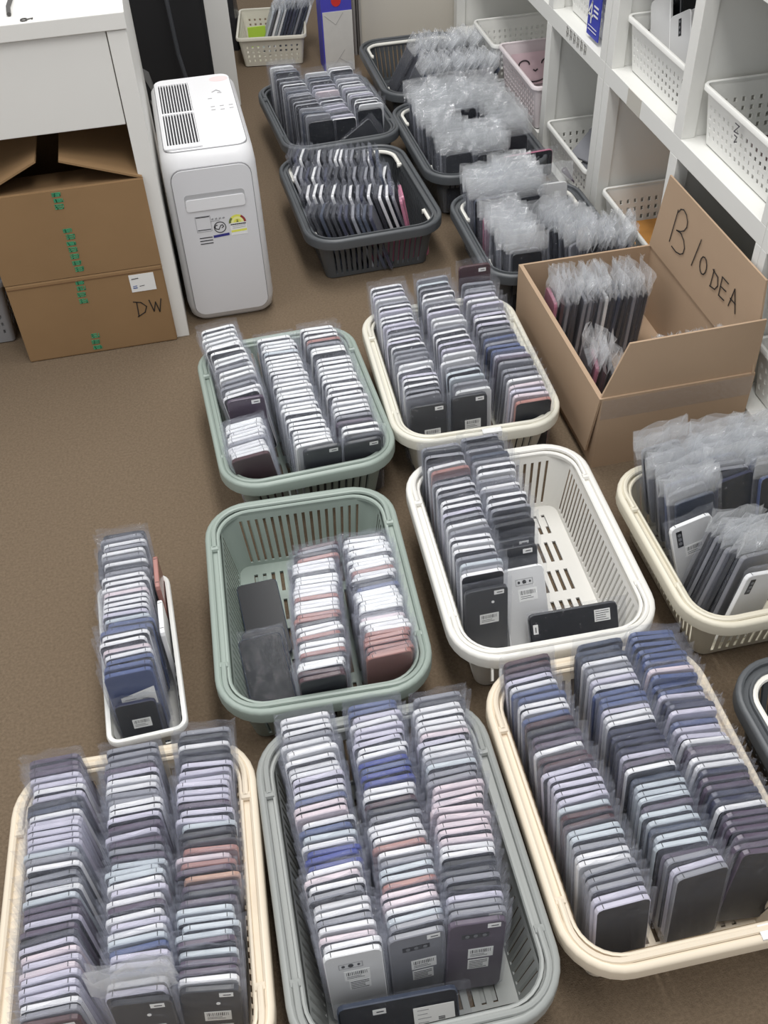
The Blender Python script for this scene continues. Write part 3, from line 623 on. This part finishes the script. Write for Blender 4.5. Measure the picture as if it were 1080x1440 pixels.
# narrow white basket
w14 = 'narrow white perforated basket'; gw = 'phones in the narrow white basket'
column('kgsgsgskgssspssslcbbbsspsbbb', (-.204, 1.21), (-.212, .925), True, w14, gw, z=.022)
phone((-.212, .895, .006), 0, -12, 'B', True, 'navy phone with a large white label leaning at the front of the narrow white basket', gw, decals=[('card', .006, .118, 0)])
phone((-.212, .876, .006), 0, -12, 'B', True, 'frontmost dark phone with a barcode sticker low in the narrow white basket', gw, decals=[('bar', .004, .1, 0)], scale=.86)
phone((-.2475, 1.16, .012), 90, 0, 'k', True, 'black phone standing sideways at the left side of the narrow white basket', gw, bag=False)
phone((-.161, 1.12, .016), -90, 0, 'r', True, 'rose phone standing sideways at the right side of the narrow white basket', gw, bag=False)
phone((-.161, 1.035, .006), -90, 0, 'w', True, 'white phone standing sideways in the right side of the narrow white basket', gw, bag=False)

# horizontal phone in front of the grey basket
phone((-.006, .425, .052), -3, -22, 'd', True, 'dark phone lying sideways across the front of the grey basket', None, decals=[('card', -.0, .115, -90), ('small', -.02, .05, -90), ('small', .0, .012, 0)], roll=90)

# ---- middle distance: full columns are one large 'stuff' object, front-facing ones are single
column('wwwwwwwwwwgwwggss', (.003, 1.735), (.03, 1.50), False, lean=-2, z=.03, rl=-7)
phone((.03, 1.468, .04), 2, -8, 'P', True, 'dark purple phone lying back across the left column of the full green basket', None, True, decals=[('small', .018, .136, 0)])
column('wwwswsgsswsR', (.018, 1.45), (.02, 1.352), False, lean=6, rl=-7)
column('wwwwcwwwwssswwwwswwwwwwwwww', (.113, 1.70), (.135, 1.36), False, lean=5)
column('wwwrgwwswwwwwwwssswsgPwwk', (.205, 1.70), (.222, 1.36), False, lean=5, rl=2)
phone((.145, 1.362, .016), 2, 7, 'k', True, 'green-grey phone at the front of the middle column, full green basket', None, True, decals=[('small', .02, .136, 0)])
phone((.219, 1.366, .012), 2, 7, 'k', True, 'black phone at the front right corner of the full green basket', None, True, decals=[('small', .02, .136, 0)])
# ivory basket
column('sslsgslssllgslsgggsslssgg', (.367, 1.79), (.359, 1.44), False, z=.016, dz=.012)
column('gcgssgslssgssllssgccg', (.46, 1.79), (.447, 1.45), False, z=.016, dz=.012)
column('ggglslglslggbgbblPgggsplpr', (.558, 1.78), (.545, 1.372), False, lean=5)
phone((.558, 1.79, .045), 0, -4, 'R', True, 'black phone rising above the back right corner of the ivory basket', None, True, decals=[('small', .016, .134, 0)])
phone((.359, 1.402, .008), 0, -7, 'k', True, 'dark grey phone facing front at the left of the ivory basket', None, True, decals=BACK)
phone((.440, 1.41, .008), 0, -7, 'k', True, 'black-backed phone with two stickers facing front, middle of the ivory basket', None, True, decals=BACK)
phone((.452, 1.424, .008), 0, -7, 'w', True, 'white phone directly behind the black one in the middle of the ivory basket', None, True)
# white half-empty basket
column('gkgsrRgsgsslgsgsssgcgs', (.345, 1.275), (.335, .985), False, z=.012, dz=.015)
column('gkgdgssgsgssgkk', (.423, 1.285), (.412, 1.08), False, z=.012, dz=.015)
phone((.335, .944, .006), 0, -9, 'k', True, 'black phone with barcode facing front in the left column of the white basket', None, True, decals=[('small', .02, .136, 0), ('one', .01, .118, 0), ('bar', .004, .085, 0)])
phone((.41, 1.025, .004), 0, -14, 'k', True, 'dark phone tilted back in the right column of the white basket', None, True, decals=[('small', .016, .136, 0)])
phone((.41, 1.002, .002), 0, -18, 'k', True, 'dark phone with white sticker behind the white one in the white basket', None, True, decals=[('small', .018, .136, 0)])
phone((.408, .932, .008), 0, -32, 'w', True, 'white-backed phone lying back at the front of the white basket', None, True, decals=[('dots', .0, .122, 0), ('bar', .004, .1, 0)])
phone((.398, .925, .062), -2, -32, 'k', True, 'grey phone lying on its side along the front of the white basket', None, False, roll=90, decals=[('text', -.016, .12, -90), ('small', -.01, .01, 0)])
# green half-empty basket
column('RgkrssskwwsssrsswrrkswrkwwrkwwRR', (.092, 1.118), (.06, .865), False, z=.0, lean=6, jit=1.2)
column('kwwwwwkwwwrsskkbswwwwwkgpwswrrrrrr', (.178, 1.12), (.165, .88), False, z=.0, lean=6, jit=1.2)
phone((-.006, 1.02, .014), 2, -80, 'd', True, 'rearmost slate phone lying flat in the half-empty green basket', None, False, bag=False)
phone((-.012, .905, .026), 1, -79, 'd', True, 'middle slate phone lying flat in the half-empty green basket', None, False, bag=False)
phone((-.014, .884, .034), 3, -78, 'd', True, 'front slate phone in crinkled film lying in the half-empty green basket', None, False)
# rear left dark basket
column('gsgdggsgdggkgggdkgk', (.318, 2.985), (.375, 2.64), False, dz=.02, z=.02)
column('sgdgllgpgsgllkls', (.42, 2.985), (.44, 2.66), False)
column('ssgsgsslgslgsssk', (.495, 2.985), (.525, 2.70), False)
phone((.40, 2.618, .055), 8, -12, 'k', True, 'black phone tilted at the front of the rear left charcoal basket', None, True, roll=62)
# basket with rows of phones seen end-on
for r_, v in enumerate((2.495, 2.395, 2.295, 2.195)):
    for i in range((15, 16, 16, 11)[r_]):
        u = .262+i*.0142+.05; phone((u, v-.29*i*.0142+random.uniform(-.003, .003), .01), 74+random.uniform(-4, 4), -18+random.uniform(-1, 1), random.choice('kssgkwkB' if r_ < 3 else 'klBkgkd'), False)
for i, (k, v) in enumerate((('B', 2.44), ('d', 2.34), ('B', 2.25), ('d', 2.42), ('B', 2.30), ('m', 2.20))):
    phone((.508+i*.002, v, .014), 80, -16+i, k, False)
phone((.518, 2.215, .016), 84, -9, 'm', True, 'pink phone leaning inside the charcoal basket near its front slots', None, False, bag=False)
phone((.40, 2.142, .052), 2, -2, 'm', True, 'pink phone pressed against the front slots of the charcoal basket', None, True, bag=False, roll=90)
# rear right dark basket
for i in range(17): phone((.655+i*.0145, 2.94+random.uniform(-.02, .02), .01), 90+random.uniform(-5, 5), 28+random.uniform(-3, 3), random.choice('kkgkd'), False, tall=True)
for i in range(15): phone((.66+i*.015, 3.09+random.uniform(-.02, .02), .015), 90+random.uniform(-5, 5), 28+random.uniform(-3, 3), random.choice('kkgkd'), False, tall=True)
# middle right dark basket
column('kgkkgkkgkkgkkkgkk', (.672, 2.72), (.676, 2.36), False, tall=True, z=.012, jit=1.6)
column('kkgkkgkkk', (.745, 2.74), (.75, 2.58), False, tall=True, z=.012, jit=1.6)
column('kgkkgkkgkkkk', (.83, 2.72), (.845, 2.44), False, tall=True, z=.012, jit=1.6)
column('kBkBkBk', (.765, 2.45), (.765, 2.36), False, tall=True, z=-.0, jit=2)
phone((.684, 2.345, .012), 2, -8, 'k', True, 'dark phone facing front at the left front of the middle charcoal basket', None, False)
phone((.85, 2.405, .012), 2, -8, 'k', True, 'dark phone in crinkled film at the right of the middle charcoal basket', None, False, tall=True)
phone((.755, 2.56, .03), 2, -8, 'k', True, 'black phone rising from the centre of the middle charcoal basket', None, False)
phone((.79, 2.358, .1), 4, -5, 'm', True, 'red-edged phone lying across the front right of the middle charcoal basket', None, False, roll=90)
# front right dark basket
column('kgdkgkd', (.685, 2.19), (.685, 2.11), False, tall=True, z=.02)
phone((.678, 2.075, .03), 0, -8, 'd', True, 'slate phone facing front at the back left of the front charcoal basket', None, False, tall=True)
column('mmgsgkgkggkgk', (.685, 2.05), (.70, 1.88), False, tall=True, z=-.012, jit=1.8)
column('gkgkgkk', (.76, 2.2), (.77, 2.10), False, tall=True, z=.02, jit=2)
phone((.768, 2.05, .03), 3, -12, 'k', True, 'phone under heavily sparkling film in the middle of the front charcoal basket', None, False, tall=True)
phone((.848, 2.10, .03), 0, -10, 'w', True, 'white-backed phone standing in the front charcoal basket', None, True, decals=[('small', .0, .09, 0)], tall=True)
column('kgkgkkgkkgkk', (.80, 2.02), (.86, 1.87), False, tall=True, z=-.03, jit=2.5, yaw=20)
for i in range(9): phone((.82+i*.013, 1.90, -.0), 80+random.uniform(-8, 8), 10, random.choice('kgk'), False, tall=True)
# open carton
for i in range(17):
    phone((.69+i*.0122, 1.70-i*.0008, .008), 86+random.uniform(-4, 4), 3+random.uniform(-1.5, 1.5), 'mRgkkggkgwkdkkgkk'[i], False, tall=True)
for i in range(4): phone((.682+i*.011, 1.49-i*.012, .006), 78, 6, 'kmRk'[i], False, tall=True)
for i in range(14): phone((.79+i*.0115, 1.41, .006), 84+random.uniform(-6, 6), 4, 'k', False, tall=True)
# beige-white basket at right edge
column('ggkgbgd', (.705, 1.165), (.71, 1.05), False, tall=True, z=.03, jit=1.5, dz=.01, rl=-9)
column('gskbgg', (.79, 1.165), (.79, 1.09), False, tall=True, z=.03, jit=1.5)
column('gkgkbg', (.868, 1.165), (.87, 1.09), False, tall=True, z=.03, jit=1.5)
phone((.722, .978, .014), 3, -14, 'w', True, 'white phone with a black camera pill facing front in the right-edge basket', None, True, decals=[('pill', -.022, .122, 0), ('bar', .0, .094, 0)], scale=1.06, roll=-11)
phone((.80, 1.035, .035), 12, -14, 'B', True, 'large navy phone facing front in the middle of the right-edge basket', None, False, scale=1.05)
phone((.872, 1.03, .035), 5, -14, 'b', True, 'blue phone beside the navy one in the right-edge basket', None, False, tall=True)
column('kgkgkg', (.745, .975), (.757, .91), False, tall=True, jit=1.2, yaw=9, rl=13, lean=-2, z=.012)
phone((.727, .876, .012), 9, -3, 'w', True, 'white phone in a sleeve leaning at the front of the right-edge basket', None, True, roll=13, decals=[('pill', -.02, .122, 0)])
# shelf contents (no bags)
UP = [('w', 1.03, 1.925, 1, 'white phone with a camera bar facing out of the upper-shelf basket'), ('w', 1.028, 2.02, 0, 'white phone left of the camera-bar phone in the upper-shelf basket'),
      ('w', 1.05, 1.93, 0, 'white-edged phone right behind the camera-bar phone, upper-shelf basket'), ('k', 1.055, 2.03, 0, 'black phone behind the left white one in the upper-shelf basket'),
      ('k', 1.075, 1.95, 0, 'first long black phone behind the white pair, upper-shelf basket'), ('k', 1.098, 1.965, 0, 'second long black phone behind the white pair, upper-shelf basket'),
      ('s', 1.12, 1.98, 0, 'silver-edged phone among the black ones, upper-shelf basket'), ('k', 1.14, 1.96, 0, 'rearmost upright black phone in the upper-shelf basket')]
for k, u, v, fl, lb in UP:
    phone((u, v, .455), -84, -12, k, True, lb, None, bool(fl) or k == 'w', bag=False, decals=[('bar3', -.0, .118, 90)] if fl else (), name='phone', roll=-32)
phone((1.14, 2.03, .47), 30, -40, 'k', True, 'black phone lying on top at the back of the upper-shelf basket', None, True, bag=False, name='phone')
phone((1.01, 2.36, .10), -60, -62, 'g', True, 'grey phone with a white sticker lying in the lower-shelf basket', None, True, bag=False, decals=[('small', .02, .12, 0)], name='phone')
phone((1.0, 2.31, .075), -60, -70, 'g', True, 'silver-edged phone beneath the stickered one in the lower-shelf basket', None, True, bag=False, name='phone')
phone((1.05, 2.26, .04), 20, -80, 'P', True, 'purple phone at the bottom of the lower-shelf basket', None, True, bag=False, name='phone')
phone((1.09, 1.50, .4445), 0, -87, 'R', True, 'dark brown phone lying flat in the upper-shelf basket marked Z', None, True, bag=False, name='phone', scale=1.2)
bx('plastic_tray', (1.19, 1.50, .43), (1.27, 1.62, .55), mat('ice_blue_plastic', (206, 220, 230), .3), label='ice-blue plastic container at the back of the Z basket', cat='container', bevel=.004)
# small far basket: slanted phones
for i in range(13):
    k = 'cgwcwdBBdgddw'[i]
    phone((.325+i*.0105, 3.60+random.uniform(-.01, .01), .012), 84, 22, k, False, tall=True)

me = bpy.data.meshes.new('bagged_phone_rows'); me.from_pydata(STUFF['v'], [], STUFF['f'])
for m in STUFF['mats']: me.materials.append(m)
me.polygons.foreach_set('material_index', STUFF['m']); me.update()
o = bpy.data.objects.new('bagged_phone_rows', me); C.objects.link(o)
tag(o, 'rows of bagged phones packed edge-up in the farther baskets and the open carton', 'phones', kind='stuff')

# stickers on rims
def rim_sticker(loc, rz, label):
    t_ = thing('rim_sticker', loc, label, 'sticker', rz); mb = MB(); mb.box((-.018, -.006, 0), (.018, .011, .0006), paper); mb.box((-.018, -.0066, -.012), (.018, -.006, .0004), paper)
    mb.ribbon([(-.012, -.004), (.01, -.004)], .0012, print_m, Matrix.Translation((0, -.0066, 0))); mb.build('paper', t_)
rim_sticker((.462, 1.3485, .1258), rad(-1.8), 'small white sticker on the front rim of the ivory basket')
rim_sticker((.52, .388, .1258), rad(-1.2), 'small white sticker on the front rim of the bottom right cream basket')
print('individual phones', COUNT[0], 'stuff faces', len(STUFF['f']))
